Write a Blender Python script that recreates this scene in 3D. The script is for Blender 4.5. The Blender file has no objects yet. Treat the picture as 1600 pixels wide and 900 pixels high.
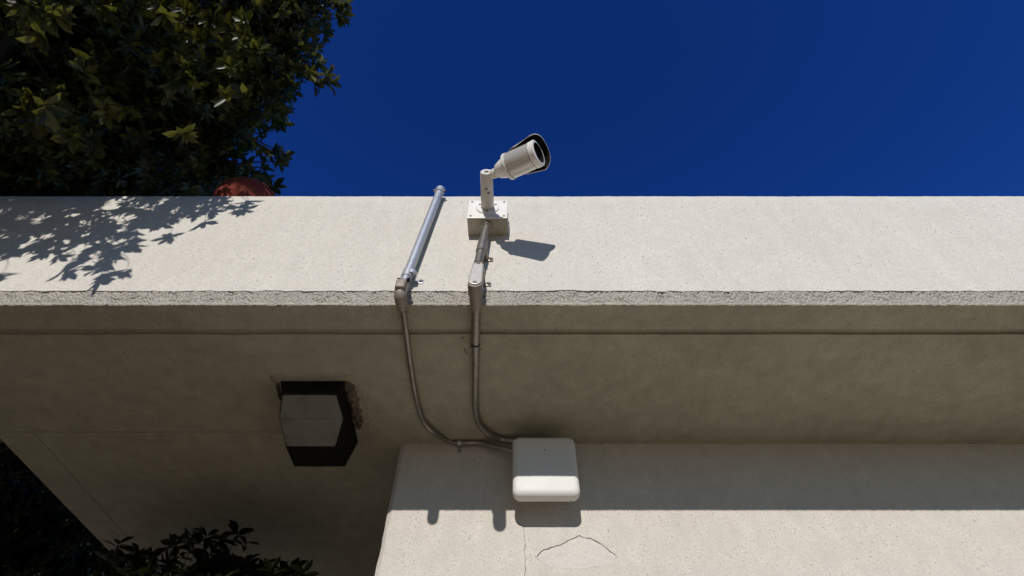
import bpy, bmesh, math, random
import numpy as np
from mathutils import Vector, Matrix, noise

S = bpy.context.scene
C = S.collection
R = math.radians

# ------------------------------------------------------------------ camera
CAMZ, PITCH, FPX = 1.6, R(52.5), 814.0
cd = bpy.data.cameras.new('camera')
cam = bpy.data.objects.new('camera', cd); C.objects.link(cam)
cam.location = (0, 0, CAMZ); cam.rotation_euler = (R(90) + PITCH, 0, 0)
cd.sensor_width = 36; cd.lens = FPX / 1600 * 36; cd.clip_start = 0.02; cd.clip_end = 3000
S.camera = cam
# ------------------------------------------------------------------ sun, sky, exposure
SUN = Vector((0.085, 1.0, -0.394)).normalized()          # the way the light travels
EL = math.asin(-SUN.z); AZ = math.atan2(-SUN.x, -SUN.y) % (2 * math.pi)
w = bpy.data.worlds.new('World'); S.world = w; w.use_nodes = True
nt = w.node_tree; nt.nodes.clear()
sky = nt.nodes.new('ShaderNodeTexSky'); sky.sky_type = 'NISHITA'; sky.sun_disc = False
sky.sun_elevation = EL; sky.sun_rotation = AZ
sky.altitude = 4000; sky.air_density = 1.0; sky.dust_density = 0.0; sky.ozone_density = 10.0
gam = nt.nodes.new('ShaderNodeGamma'); gam.inputs['Gamma'].default_value = 1.68
bg = nt.nodes.new('ShaderNodeBackground'); bg.inputs['Strength'].default_value = 0.15
wo = nt.nodes.new('ShaderNodeOutputWorld')
# soft shoulder: x / (1 + x/5.9), so the pale horizon does not outshine the deep blue overhead
def vm(op, a, b):
    nd = nt.nodes.new('ShaderNodeVectorMath'); nd.operation = op
    for i, v in enumerate((a, b)):
        if isinstance(v, tuple): nd.inputs[i].default_value = v
        else: nt.links.new(v, nd.inputs[i])
    return nd.outputs[0]
nt.links.new(sky.outputs[0], gam.inputs[0])
den = vm('ADD', vm('MULTIPLY', gam.outputs[0], (0.17, 0.17, 0.17)), (1.0, 1.0, 1.0))
nt.links.new(vm('DIVIDE', gam.outputs[0], den), bg.inputs[0])
nt.links.new(bg.outputs[0], wo.inputs[0])
# nt.links.new(bg.outputs[0], wo.inputs[0])
sl = bpy.data.lights.new('sun', 'SUN'); sl.energy = 4.1; sl.angle = R(0.53); sl.color = (1.0, 0.955, 0.89)
so = bpy.data.objects.new('sun', sl); C.objects.link(so); so.location = (-1, -12, 8)
so.rotation_euler = SUN.to_track_quat('-Z', 'Y').to_euler()
S.view_settings.view_transform = 'Standard'; S.view_settings.look = 'None'
S.view_settings.exposure = 0.0; S.view_settings.gamma = 1.0
S.cycles.max_bounces = 10; S.cycles.diffuse_bounces = 6

rnd = random.Random(7)
rng = np.random.default_rng(11)

# ------------------------------------------------------------------ measuring helpers (photograph pixel -> place)
_F = Vector((0, math.cos(PITCH), math.sin(PITCH))); _U = Vector((0, -math.sin(PITCH), math.cos(PITCH)))
CAM = Vector((0, 0, CAMZ))
def ray(px, py):
    return _F + Vector((1, 0, 0)) * ((px - 800) / FPX) + _U * ((450 - py) / FPX)
def onY(px, py, Y): d = ray(px, py); return CAM + d * (Y / d.y)
def onZ(px, py, Z): d = ray(px, py); return CAM + d * ((Z - CAMZ) / d.z)
def onD(px, py, D): return CAM + ray(px, py) * D
def proj(p):
    v = Vector(p) - CAM; d = v.dot(_F)
    return 800 + v.x / d * FPX, 450 - v.dot(_U) / d * FPX, d

# ------------------------------------------------------------------ object helpers
OFF = {}
def empty(name, loc, label, cat, group=None):
    o = bpy.data.objects.new(name, None); C.objects.link(o); o.location = loc; o.empty_display_size = 0.1
    o['label'] = label; o['category'] = cat
    if group: o['group'] = group
    OFF[o.name] = Vector(loc); return o
def link(name, me, parent=None, kind=None):
    o = bpy.data.objects.new(name, me); C.objects.link(o)
    if parent is not None:
        o.parent = parent; OFF[o.name] = OFF[parent.name]
    else: OFF[o.name] = Vector((0, 0, 0))
    if kind: o['kind'] = kind
    return o
def obj(name, bm, mats, parent=None, smooth=True, kind=None, angle=35):
    """bm in world coordinates -> one mesh object, child of parent"""
    off = OFF[parent.name] if parent is not None else Vector((0, 0, 0))
    bmesh.ops.translate(bm, verts=bm.verts, vec=-off)
    me = bpy.data.meshes.new(name); 
    for f in bm.faces: f.smooth = smooth
    if smooth:
        for e in bm.edges:
            if len(e.link_faces) == 2 and e.calc_face_angle(0) > R(angle): e.smooth = False
    bm.to_mesh(me); bm.free()
    for m in (mats if isinstance(mats, (list, tuple)) else [mats]): me.materials.append(m)
    return link(name, me, parent, kind)
def structure(name, bm, m):
    o = obj(name, bm, m); o['kind'] = 'structure'; return o
def box(bm, lo, hi, bev=0.0, seg=2):
    lo, hi = Vector(lo), Vector(hi)
    r = bmesh.ops.create_cube(bm, size=1.0)
    vs = r['verts']
    for v in vs:
        v.co = Vector((lo[i] if v.co[i] < 0 else hi[i]) for i in range(3)) if False else Vector([lo[i] if v.co[i] < 0 else hi[i] for i in range(3)])
    if bev:
        es = list({e for v in vs for e in v.link_edges})
        bmesh.ops.bevel(bm, geom=es, offset=bev, segments=seg, affect='EDGES', profile=0.5)
    return bm
def frame_of(d):
    d = d.normalized(); a = Vector((0, 0, 1)) if abs(d.z) < 0.9 else Vector((1, 0, 0))
    s = d.cross(a).normalized(); return d, s, s.cross(d).normalized()
def lathe(bm, base, axis, prof, n=28, cap0=True, cap1=True):
    """prof: list of (t along axis, radius)"""
    d, s, u = frame_of(Vector(axis)); rings = []
    for t, r in prof:
        rings.append([bm.verts.new(Vector(base) + d * t + (s * math.cos(2 * math.pi * k / n) + u * math.sin(2 * math.pi * k / n)) * r) for k in range(n)])
    for a, b in zip(rings, rings[1:]):
        for k in range(n):
            bm.faces.new((a[k], a[(k + 1) % n], b[(k + 1) % n], b[k]))
    if cap0: bm.faces.new(rings[0][::-1])
    if cap1: bm.faces.new(rings[-1])
    return rings
def smooth_path(pts, n=10):
    pts = [Vector(p) for p in pts]; out = []
    P = [pts[0] * 2 - pts[1]] + pts + [pts[-1] * 2 - pts[-2]]
    for i in range(1, len(P) - 2):
        for k in range(n):
            t = k / n; a, b, c, d = P[i - 1], P[i], P[i + 1], P[i + 2]
            out.append(0.5 * ((2 * b) + (c - a) * t + (2 * a - 5 * b + 4 * c - d) * t * t + (3 * b - a - 3 * c + d) * t ** 3))
    out.append(pts[-1]); return out
def tube(bm, pts, r, n=16, caps=True):
    pts = [Vector(p) for p in pts]; rr = r if isinstance(r, (list, tuple)) else [r] * len(pts)
    rings = []; up = None
    for i, p in enumerate(pts):
        d = (pts[min(i + 1, len(pts) - 1)] - pts[max(i - 1, 0)]).normalized()
        if up is None: up = frame_of(d)[2]
        s = d.cross(up).normalized(); up = s.cross(d).normalized()
        rings.append([bm.verts.new(p + (s * math.cos(2 * math.pi * k / n) + up * math.sin(2 * math.pi * k / n)) * rr[i]) for k in range(n)])
    for a, b in zip(rings, rings[1:]):
        for k in range(n): bm.faces.new((a[k], b[k], b[(k + 1) % n], a[(k + 1) % n]))
    if caps:
        bm.faces.new(rings[0]); bm.faces.new(rings[-1][::-1])
    return rings
def B(): return bmesh.new()

# ------------------------------------------------------------------ materials
def mat(name):
    m = bpy.data.materials.new(name); m.use_nodes = True; n = m.node_tree
    return m, n, n.nodes['Principled BSDF']
def N(nt, t, **kw):
    nd = nt.nodes.new(t)
    for k, v in kw.items():
        if k in nd.inputs: nd.inputs[k].default_value = v
        else: setattr(nd, k, v)
    return nd
def math_(nt, op, a, b=None, c=None, clamp=False):
    nd = nt.nodes.new('ShaderNodeMath'); nd.operation = op; nd.use_clamp = clamp
    for i, v in enumerate((a, b, c)):
        if v is None: continue
        if isinstance(v, (int, float)): nd.inputs[i].default_value = v
        else: nt.links.new(v, nd.inputs[i])
    return nd.outputs[0]
def remap(nt, v, a, b, c, d):
    nd = nt.nodes.new('ShaderNodeMapRange'); nt.links.new(v, nd.inputs[0])
    for i, x in enumerate((a, b, c, d)): nd.inputs[i + 1].default_value = x
    return nd.outputs[0]
def mixc(nt, f, a, b, blend='MIX'):
    nd = nt.nodes.new('ShaderNodeMix'); nd.data_type = 'RGBA'; nd.blend_type = blend
    if isinstance(f, (int, float)): nd.inputs[0].default_value = f
    else: nt.links.new(f, nd.inputs[0])
    for i, v in ((6, a), (7, b)):
        if isinstance(v, tuple): nd.inputs[i].default_value = v if len(v) == 4 else (*v, 1)
        else: nt.links.new(v, nd.inputs[i])
    return nd.outputs[2]

def stucco(name, base, dirt, pits=1.0, bump=0.5, mottle=0.10, dirt_amt=0.3, streak=0.0, grain=0.14, crev=False):
    m, nt, p = mat(name); L = nt.links
    co = N(nt, 'ShaderNodeTexCoord').outputs['Object']
    big = N(nt, 'ShaderNodeTexNoise', Scale=1.7, Detail=6.0, Roughness=0.6); L.new(co, big.inputs['Vector'])
    med = N(nt, 'ShaderNodeTexNoise', Scale=14.0, Detail=5.0, Roughness=0.65); L.new(co, med.inputs['Vector'])
    fine = N(nt, 'ShaderNodeTexNoise', Scale=170.0, Detail=3.0, Roughness=0.65); L.new(co, fine.inputs['Vector'])
    gr = N(nt, 'ShaderNodeTexNoise', Scale=420.0, Detail=2.0); L.new(co, gr.inputs['Vector'])
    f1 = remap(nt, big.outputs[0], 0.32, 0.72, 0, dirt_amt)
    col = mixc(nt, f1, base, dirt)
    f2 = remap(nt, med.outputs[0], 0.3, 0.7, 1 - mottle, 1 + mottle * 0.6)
    f3 = remap(nt, fine.outputs[0], 0.3, 0.7, 1 - grain, 1 + grain * 0.55)
    f = math_(nt, 'MULTIPLY', f2, f3)
    if streak:
        mp = N(nt, 'ShaderNodeMapping'); mp.inputs['Scale'].default_value = (22, 22, 1.1); L.new(co, mp.inputs[0])
        st = N(nt, 'ShaderNodeTexNoise', Scale=1.0, Detail=4.0, Roughness=0.6); L.new(mp.outputs[0], st.inputs['Vector'])
        f = math_(nt, 'MULTIPLY', f, remap(nt, st.outputs[0], 0.35, 0.75, 1.0, 1 - streak))
    # pits: sparse small holes that hold dirt
    warp = mixc(nt, 0.012, co, fine.outputs['Color'], 'ADD')
    vo = N(nt, 'ShaderNodeTexVoronoi', Scale=84.0); L.new(warp, vo.inputs['Vector'])
    sep = N(nt, 'ShaderNodeSeparateColor'); L.new(vo.outputs['Color'], sep.inputs[0])
    thr = remap(nt, sep.outputs[0], 0.30, 1.0, 0.0, 0.30)
    area = remap(nt, med.outputs[0], 0.42, 0.62, 0.45, 1.0)
    thr = math_(nt, 'MULTIPLY', thr, area)
    pit = math_(nt, 'SUBTRACT', thr, vo.outputs['Distance']); pit = math_(nt, 'MULTIPLY', pit, 7.0 * pits, clamp=True)
    vo2 = N(nt, 'ShaderNodeTexVoronoi', Scale=150.0); L.new(warp, vo2.inputs['Vector'])
    sep2 = N(nt, 'ShaderNodeSeparateColor'); L.new(vo2.outputs['Color'], sep2.inputs[0])
    thr2 = math_(nt, 'MULTIPLY', remap(nt, sep2.outputs[1], 0.35, 1.0, 0.0, 0.40), area)
    pit2 = math_(nt, 'MULTIPLY', math_(nt, 'SUBTRACT', thr2, vo2.outputs['Distance']), 9.0 * pits, clamp=True)
    pit = math_(nt, 'MAXIMUM', pit, math_(nt, 'MULTIPLY', pit2, 0.55))
    f = math_(nt, 'MULTIPLY', f, math_(nt, 'SUBTRACT', 1.0, math_(nt, 'MULTIPLY', pit, 0.62)))
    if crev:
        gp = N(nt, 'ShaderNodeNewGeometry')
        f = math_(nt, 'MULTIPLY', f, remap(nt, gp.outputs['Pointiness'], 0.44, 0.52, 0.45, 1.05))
    sc = N(nt, 'ShaderNodeVectorMath', operation='SCALE'); L.new(col, sc.inputs[0]); L.new(f, sc.inputs['Scale'])
    L.new(sc.outputs[0], p.inputs['Base Color'])
    h = math_(nt, 'ADD', math_(nt, 'MULTIPLY', fine.outputs[0], 0.9), math_(nt, 'MULTIPLY', gr.outputs[0], 0.4))
    h = math_(nt, 'ADD', h, math_(nt, 'MULTIPLY', med.outputs[0], 0.4))
    h = math_(nt, 'SUBTRACT', h, math_(nt, 'MULTIPLY', pit, 1.2))
    bp = N(nt, 'ShaderNodeBump', Strength=bump, Distance=0.004); L.new(h, bp.inputs['Height'])
    L.new(bp.outputs[0], p.inputs['Normal'])
    p.inputs['Roughness'].default_value = 0.92; p.inputs['Specular IOR Level'].default_value = 0.2
    return m
def metal(name, col, rough, metallic, dirt=(0.1, 0.08, 0.06), amt=0.4, scale=60):
    m, nt, p = mat(name); L = nt.links
    co = N(nt, 'ShaderNodeTexCoord').outputs['Object']
    n1 = N(nt, 'ShaderNodeTexNoise', Scale=float(scale), Detail=6.0, Roughness=0.7); L.new(co, n1.inputs['Vector'])
    n2 = N(nt, 'ShaderNodeTexNoise', Scale=scale * 0.2, Detail=4.0); L.new(co, n2.inputs['Vector'])
    f = math_(nt, 'MULTIPLY', remap(nt, n1.outputs[0], 0.42, 0.68, 0, 1), remap(nt, n2.outputs[0], 0.4, 0.65, 0.25, 1))
    L.new(mixc(nt, math_(nt, 'MULTIPLY', f, amt), col, dirt), p.inputs['Base Color'])
    L.new(remap(nt, n1.outputs[0], 0.3, 0.7, rough - 0.08, rough + 0.15), p.inputs['Roughness'])
    p.inputs['Metallic'].default_value = metallic
    bp = N(nt, 'ShaderNodeBump', Strength=0.15, Distance=0.001); L.new(n1.outputs[0], bp.inputs['Height']); L.new(bp.outputs[0], p.inputs['Normal'])
    return m
def plain(name, col, rough, metallic=0.0, amt=0.15, scale=30, dirt=None):
    return metal(name, col, rough, metallic, dirt or tuple(c * 0.5 for c in col), amt, scale)

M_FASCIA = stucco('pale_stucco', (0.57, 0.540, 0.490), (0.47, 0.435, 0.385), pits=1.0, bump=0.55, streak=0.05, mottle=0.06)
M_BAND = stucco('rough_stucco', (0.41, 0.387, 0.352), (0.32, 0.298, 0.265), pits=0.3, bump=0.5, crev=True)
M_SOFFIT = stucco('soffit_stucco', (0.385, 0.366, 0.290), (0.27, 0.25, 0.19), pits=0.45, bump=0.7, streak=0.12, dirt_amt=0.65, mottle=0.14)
M_GROOVE = stucco('groove_shade_stucco', (0.29, 0.27, 0.20), (0.19, 0.17, 0.13), pits=0.3, bump=0.4, dirt_amt=0.6)  # darker tone puts the groove's shade into its colour
M_WALL = stucco('wall_stucco', (0.545, 0.51, 0.462), (0.48, 0.435, 0.385), pits=0.7, bump=0.55, streak=0.06)
M_PATCH = stucco('smooth_plaster', (0.53, 0.495, 0.455), (0.49, 0.46, 0.42), pits=0.05, bump=0.10, mottle=0.03, dirt_amt=0.2)
M_MORTAR = stucco('broken_mortar', (0.22, 0.18, 0.13), (0.10, 0.08, 0.06), pits=1.0, bump=1.0, dirt_amt=0.8, mottle=0.4)
M_CRACK = plain('crack_dirt', (0.06, 0.05, 0.04), 0.95)
M_GALV = metal('galvanised_steel', (0.42, 0.45, 0.49), 0.42, 0.55, (0.26, 0.265, 0.28), 0.5, 45)
M_DULL = metal('weathered_conduit', (0.27, 0.25, 0.222), 0.38, 0.75, (0.12, 0.09, 0.065), 0.7, 40)
M_CAST = metal('painted_cast_fitting', (0.25, 0.215, 0.18), 0.55, 0.3, (0.16, 0.12, 0.09), 0.6, 60)
M_COVER = metal('pale_cover_plate', (0.50, 0.47, 0.43), 0.4, 0.35, (0.40, 0.36, 0.32), 0.3, 70)
M_CAMBEIGE = metal('cream_enamel', (0.58, 0.56, 0.515), 0.38, 0.0, (0.34, 0.30, 0.25), 0.5, 50)
M_HOUS = metal('satin_housing', (0.60, 0.58, 0.545), 0.30, 0.45, (0.30, 0.26, 0.21), 0.45, 50)
M_BOX = metal('aged_beige_enamel', (0.40, 0.365, 0.295), 0.5, 0.0, (0.24, 0.20, 0.15), 0.6, 40)
M_CAMWHITE = metal('white_enamel', (0.70, 0.685, 0.65), 0.35, 0.0, (0.40, 0.36, 0.30), 0.35, 50)
M_BLACK = plain('matt_black', (0.006, 0.0055, 0.005), 0.85); M_BLACK.node_tree.nodes['Principled BSDF'].inputs['Specular IOR Level'].default_value = 0.12
M_LENS = plain('dark_glass', (0.006, 0.006, 0.008), 0.25)
M_SCREW = metal('steel_screw', (0.22, 0.19, 0.16), 0.5, 0.7, (0.07, 0.05, 0.04), 0.8, 200)
M_PLASTIC = plain('white_plastic', (0.61, 0.60, 0.58), 0.6, amt=0.05, scale=12, dirt=(0.6, 0.57, 0.52))
M_GREYPL = plain('grey_plastic', (0.30, 0.29, 0.28), 0.5)
M_LAMP = plain('black_lamp_paint', (0.006, 0.006, 0.005), 0.75, amt=0.3); M_LAMP.node_tree.nodes['Principled BSDF'].inputs['Specular IOR Level'].default_value = 0.15
M_DIFF = plain('frosted_diffuser', (0.225, 0.215, 0.18), 0.5, amt=0.8, scale=22, dirt=(0.11, 0.10, 0.085))
M_DIFF.node_tree.nodes['Principled BSDF'].inputs['Transmission Weight'].default_value = 0.30
M_TERRA = metal('terracotta', (0.17, 0.034, 0.023), 0.8, 0.0, (0.11, 0.024, 0.018), 0.35, 12); M_TERRA.node_tree.nodes['Principled BSDF'].inputs['Specular IOR Level'].default_value = 0.15
M_BARK = plain('bark', (0.022, 0.018, 0.014), 0.9, amt=0.6, scale=25)
def leaf_mat(name, a, b, trans, spec=0.4):
    m, nt, p = mat(name); L = nt.links
    g = N(nt, 'ShaderNodeNewGeometry'); oi = N(nt, 'ShaderNodeObjectInfo')
    r = math_(nt, 'FRACT', math_(nt, 'ADD', g.outputs['Random Per Island'], oi.outputs['Random']))
    col = mixc(nt, math_(nt, 'POWER', r, 2.0), a, b); L.new(col, p.inputs['Base Color'])
    p.inputs['Roughness'].default_value = 0.38; p.inputs['Specular IOR Level'].default_value = spec
    t = N(nt, 'ShaderNodeBsdfTranslucent'); L.new(mixc(nt, 0.5, col, (0.16, 0.16, 0.02)), t.inputs[0])
    mx = N(nt, 'ShaderNodeMixShader'); mx.inputs[0].default_value = trans
    L.new(p.outputs[0], mx.inputs[1]); L.new(t.outputs[0], mx.inputs[2]); L.new(mx.outputs[0], nt.nodes['Material Output'].inputs[0])
    return m
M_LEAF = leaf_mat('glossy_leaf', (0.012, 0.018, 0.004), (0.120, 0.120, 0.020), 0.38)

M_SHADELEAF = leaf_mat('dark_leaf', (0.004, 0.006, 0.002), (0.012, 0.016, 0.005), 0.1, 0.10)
# ------------------------------------------------------------------ ground
m, nt_, p = mat('sandy_paving'); L_ = nt_.links
co = N(nt_, 'ShaderNodeTexCoord').outputs['Object']
n1 = N(nt_, 'ShaderNodeTexNoise', Scale=0.8, Detail=8.0); L_.new(co, n1.inputs['Vector'])
n2 = N(nt_, 'ShaderNodeTexNoise', Scale=40.0, Detail=4.0); L_.new(co, n2.inputs['Vector'])
L_.new(mixc(nt_, remap(nt_, n2.outputs[0], 0.3, 0.7, 0, 0.3), mixc(nt_, n1.outputs[0], (0.52, 0.40, 0.255), (0.45, 0.35, 0.22)), (0.34, 0.265, 0.165)), p.inputs['Base Color'])
bp_ = N(nt_, 'ShaderNodeBump', Strength=0.4, Distance=0.01); L_.new(n2.outputs[0], bp_.inputs['Height']); L_.new(bp_.outputs[0], p.inputs['Normal'])
p.inputs['Roughness'].default_value = 0.9
bm = B(); bmesh.ops.create_circle(bm, cap_ends=True, radius=1500, segments=64)
structure('ground', bm, m)
ml, ntl, pl = mat('bounce_damper_grass'); nl = N(ntl, 'ShaderNodeTexNoise', Scale=9.0, Detail=8.0)
ntl.links.new(mixc(ntl, nl.outputs[0], (0.06, 0.07, 0.025), (0.13, 0.115, 0.05)), pl.inputs['Base Color']); pl.inputs['Roughness'].default_value = 0.95
for x0, x1 in ((4.0, 60.0),):  # added dark ground out of view, damps bounce light from the right
    bm = B(); bm.faces.new([bm.verts.new(v) for v in ((x0, -45, .004), (x1, -45, .004), (x1, 1.4, .004), (x0, 1.4, .004))]); structure('bounce_damper', bm, ml)

# ------------------------------------------------------------------ building
YF, YW, ZS, ZT = 0.968, 1.66, CAMZ + 1.2, CAMZ + 1.867     # fascia plane, wall plane, soffit level, parapet top
XL, XR = -1.91, 4.2
ZB = ZS + 0.046                                            # where the rough lip begins
bld = empty('stucco_building', (0.5, YW, 0), 'cream stucco building with deep flat overhang under the blue sky', 'building')
def nz(x, y, z=0.0): return noise.noise(Vector((x, y, z)))

# parapet: front skin with a worn, uneven coat, then top and back
XP = -2.75
bm = B(); dx = 0.006; nx = int((XR - XP) / dx)
rows = []
zs = [(YF + 0.30, ZT - 0.30), (YF + 0.30, ZT), (YF + 0.02, ZT), (YF + 0.004, ZT - 0.003), (YF, ZT - 0.010)] + [(YF, ZT - 0.01 - k * (ZT - 0.01 - ZB) / 10) for k in range(1, 11)] + [(YF + 0.006, ZB + 0.004), (YF + 0.05, ZB + 0.02)]
for j, (y, z) in enumerate(zs):
    row = []
    for i in range(nx + 1):
        x = XP + i * dx
        oy = 0.0016 * nz(x * 3, z * 4, 1) + 0.0006 * nz(x * 25, z * 25, 2)
        oz = 0.0
        if 2 <= j <= 4: oz = 0.0016 * nz(x * 5, 0, 5) + 0.0012 * nz(x * 40, 0, 6)
        if j == 14: oz = 0.004 * nz(x * 30, 0, 8) + 0.004 * max(0, nz(x * 9, 0, 9)) * 1.5 + 0.002 * nz(x * 110, 0, 3); oy -= 0.0004
        row.append(bm.verts.new((x, y + oy, z + oz)))
    rows.append(row)
for a, b in zip(rows, rows[1:]):
    for i in range(nx): bm.faces.new((a[i], b[i], b[i + 1], a[i + 1]))
obj('parapet', bm, M_FASCIA, bld, angle=60)

# rough trowelled lip under the parapet coat: real ridges
bm = B(); dx = 0.0019; nx = int((XR - XP) / dx); nr = 28
cells = {}
def ridge(x, z):
    c = 0.0125; best = []
    i0, j0 = math.floor(x / c), math.floor(z / c); d1 = 9; a1 = None; d2 = 9
    for i in (i0 - 1, i0, i0 + 1):
        for j in (j0 - 1, j0, j0 + 1):
            k = cells.get((i, j))
            if k is None:
                k = cells[(i, j)] = (i + rnd.random(), j + rnd.random(), (rnd.random() - 0.5) * 2.6, rnd.uniform(0.7, 1.3), rnd.uniform(-1, 1))
            d = (x / c - k[0]) ** 2 + (z / c - k[1]) ** 2
            if d < d1: d2 = d1; d1, a1 = d, k
            elif d < d2: d2 = d
    t = (x * math.sin(a1[2]) + z * math.cos(a1[2])) * 2 * math.pi / (0.0095 * a1[3])
    return 0.6 * math.sin(t) + 0.7 * a1[4] - 0.5 * max(0, 0.18 - (d2 - d1)) / 0.18
rows = []
for j in range(nr + 1):
    t = j / nr; z = ZB + 0.006 - t * (ZB + 0.006 - ZS); y = YF + 0.0005 + 0.018 * t
    row = []
    for i in range(nx + 1):
        x = XP + i * dx
        amp = 0.0036 if 0 < j < nr else 0.0009
        o = amp * ridge(x, z) * (0.55 + 0.7 * nz(x * 30, z * 30, 7)) + 0.0022 * nz(x * 130, z * 130, 4) + 0.0016 * nz(x * 40, z * 40, 6) if -1.7 < x < 2.2 else 0.0
        oz = 0.0012 * nz(x * 60, 0, 12) + 0.0010 * nz(x * 8, 0, 13) if j == nr else 0
        row.append(bm.verts.new((x, y - o * min(1.0, 0.15 + t * 4), z + oz)))
    rows.append(row)
rows.append([bm.verts.new((XP + i * dx, YF + 0.024, ZS + 0.006)) for i in range(nx + 1)])
for a, b in zip(rows, rows[1:]):
    for i in range(nx): bm.faces.new((a[i], b[i], b[i + 1], a[i + 1]))
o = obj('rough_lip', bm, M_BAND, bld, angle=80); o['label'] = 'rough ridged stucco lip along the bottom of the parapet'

# soffit slabs: front strip, drip groove, main field, border and inset panel at the left
def slab(name, lo, hi, m=M_SOFFIT, bev=0.003):
    b = B(); box(b, lo, hi, bev); return obj(name, b, m, bld, smooth=False)
def wavy_slab(name, x0, x1, y0, y1, z0, z1, wf, wb):
    b = B(); n = int((x1 - x0) / 0.012); r = []
    for k in range(n + 1):
        x = x0 + (x1 - x0) * k / n
        a = y0 + wf * (nz(x * 4, y0, 3) + 0.5 * nz(x * 28, y0, 4)); c = y1 + wb * (nz(x * 4, y1, 3) + 0.7 * nz(x * 30, y1, 4) + 0.4 * nz(x * 90, y1, 4))
        r.append([b.verts.new((x, a, z1)), b.verts.new((x, a, z0)), b.verts.new((x, c, z0)), b.verts.new((x, c, z1))])
    for p_, q_ in zip(r, r[1:]):
        for i in range(4): b.faces.new((p_[i], p_[(i + 1) % 4], q_[(i + 1) % 4], q_[i]))
    b.faces.new(r[0][::-1]); b.faces.new(r[-1])
    bmesh.ops.recalc_face_normals(b, faces=b.faces)
    return obj(name, b, M_SOFFIT, bld, smooth=False)
Zu = ZS + 0.16
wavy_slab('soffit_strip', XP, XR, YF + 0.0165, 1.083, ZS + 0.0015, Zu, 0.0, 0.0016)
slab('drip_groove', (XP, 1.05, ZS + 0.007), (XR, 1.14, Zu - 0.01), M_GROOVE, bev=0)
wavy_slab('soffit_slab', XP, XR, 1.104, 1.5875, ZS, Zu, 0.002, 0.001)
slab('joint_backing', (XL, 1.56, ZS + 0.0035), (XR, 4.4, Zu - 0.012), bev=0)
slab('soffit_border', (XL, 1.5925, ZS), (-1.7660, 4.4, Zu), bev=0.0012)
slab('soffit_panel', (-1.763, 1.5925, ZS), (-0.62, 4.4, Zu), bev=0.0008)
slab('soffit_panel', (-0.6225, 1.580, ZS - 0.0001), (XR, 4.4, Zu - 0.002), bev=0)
slab('roof_slab', (XL, YF + 0.06, Zu + 0.004), (XR, 5.2, ZT - 0.25), M_FASCIA)
# wall under the overhang, with a worn chamfered corner
bm = B()
xw = -0.4225
prof = [(xw, YW + 2.6), (xw, YW + 0.022), (xw + 0.003, YW + 0.014), (xw + 0.016, YW + 0.002), (xw + 0.021, YW), (XR, YW), (XR, YW + 2.6)]
nzr = 150; rows = []
for j in range(nzr + 1):
    z = -0.02 + (ZS + 0.004 + 0.02) * j / nzr; row = []
    for i, (x, y) in enumerate(prof):
        k = 0.0
        if i in (1, 2, 3): k = 0.0028 * nz(z * 14, i * 0.3, 1) + 0.0020 * nz(z * 60, 0, 2)
        row.append(bm.verts.new((x + k, y, z)))
    rows.append(row)
for a, b in zip(rows, rows[1:]):
    for i in range(len(prof) - 1): bm.faces.new((a[i], a[i + 1], b[i + 1], b[i]))
obj('wall', bm, M_WALL, bld, smooth=False)
slab('back_wall', (XL + 0.05, 4.1, -0.02), (xw - 0.02, 4.38, ZS + 0.004), M_SOFFIT)

# plaster patch with its cracked upper edge, and the seam of an older repair
def rag(pts, n, amp, seed):
    out = []
    for a, b in zip(pts, pts[1:]):
        for k in range(n):
            t = k / n; x = a[0] + (b[0] - a[0]) * t; y = a[1] + (b[1] - a[1]) * t
            out.append((x + amp * nz(x * .13, y * .13, seed), y + amp * nz(x * .13, y * .13, seed + 5)))
    out.append(pts[-1]); return out
def ribbon(px_pts, wid, y0, depth, m, name):
    """a narrow ragged strip lying in the wall face"""
    b = B(); r = []
    P = [onY(x, y, YW) for x, y in px_pts]
    for i, q in enumerate(P):
        d = (P[min(i + 1, len(P) - 1)] - P[max(i - 1, 0)]).normalized(); s = Vector((-d.z, 0, d.x))
        ww = wid * (0.55 + 0.9 * abs(nz(i * 0.37, 1, wid * 99))) * min(1, 0.25 + i * .3, 0.25 + (len(P) - 1 - i) * .3)
        r.append((b.verts.new(q + s * ww + Vector((0, y0, 0))), b.verts.new(q + Vector((0, y0 - depth, 0))), b.verts.new(q - s * ww + Vector((0, y0, 0)))))
    for p_, q_ in zip(r, r[1:]):
        b.faces.new((p_[0], q_[0], q_[1], p_[1])); b.faces.new((p_[1], q_[1], q_[2], p_[2]))
    return obj(name, b, m, bld, smooth=False)
crk = rag([(838, 872), (846, 862), (866, 855), (884, 848), (900, 840), (905, 838), (922, 842), (940, 851), (953, 862), (964, 871)], 4, 2.2, 3)
bm = B()
low = rag([(964, 871), (950, 884), (905, 889), (860, 886), (838, 872)], 4, 2.5, 9)
ring = [onY(x, y, YW - 0.0022) for x, y in crk] + [onY(x, y, YW - 0.0004) for x, y in low[1:-1]]
vs = [bm.verts.new(q) for q in ring]; cv = bm.verts.new(onY(903, 862, YW - 0.0026))
for i in range(len(vs)): bm.faces.new((vs[i], cv, vs[(i + 1) % len(vs)]))
bk = [bm.verts.new(q + Vector((0, 0.006, 0))) for q in ring]
for i in range(len(vs)): bm.faces.new((vs[i], vs[(i + 1) % len(vs)], bk[(i + 1) % len(vs)], bk[i]))
bmesh.ops.recalc_face_normals(bm, faces=bm.faces)
o = obj('plaster_patch', bm, M_PATCH, bld); o['label'] = 'smooth plaster patch with a cracked peaked upper edge'
ribbon(crk, 0.0017, -0.0032, 0.0004, M_CRACK, 'crack')
seam = rag([(803, 803), (806, 815), (816, 823), (820, 835), (819, 860), (821, 880), (820, 920)], 5, 2.0, 21)
bm = B(); r = []
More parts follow.
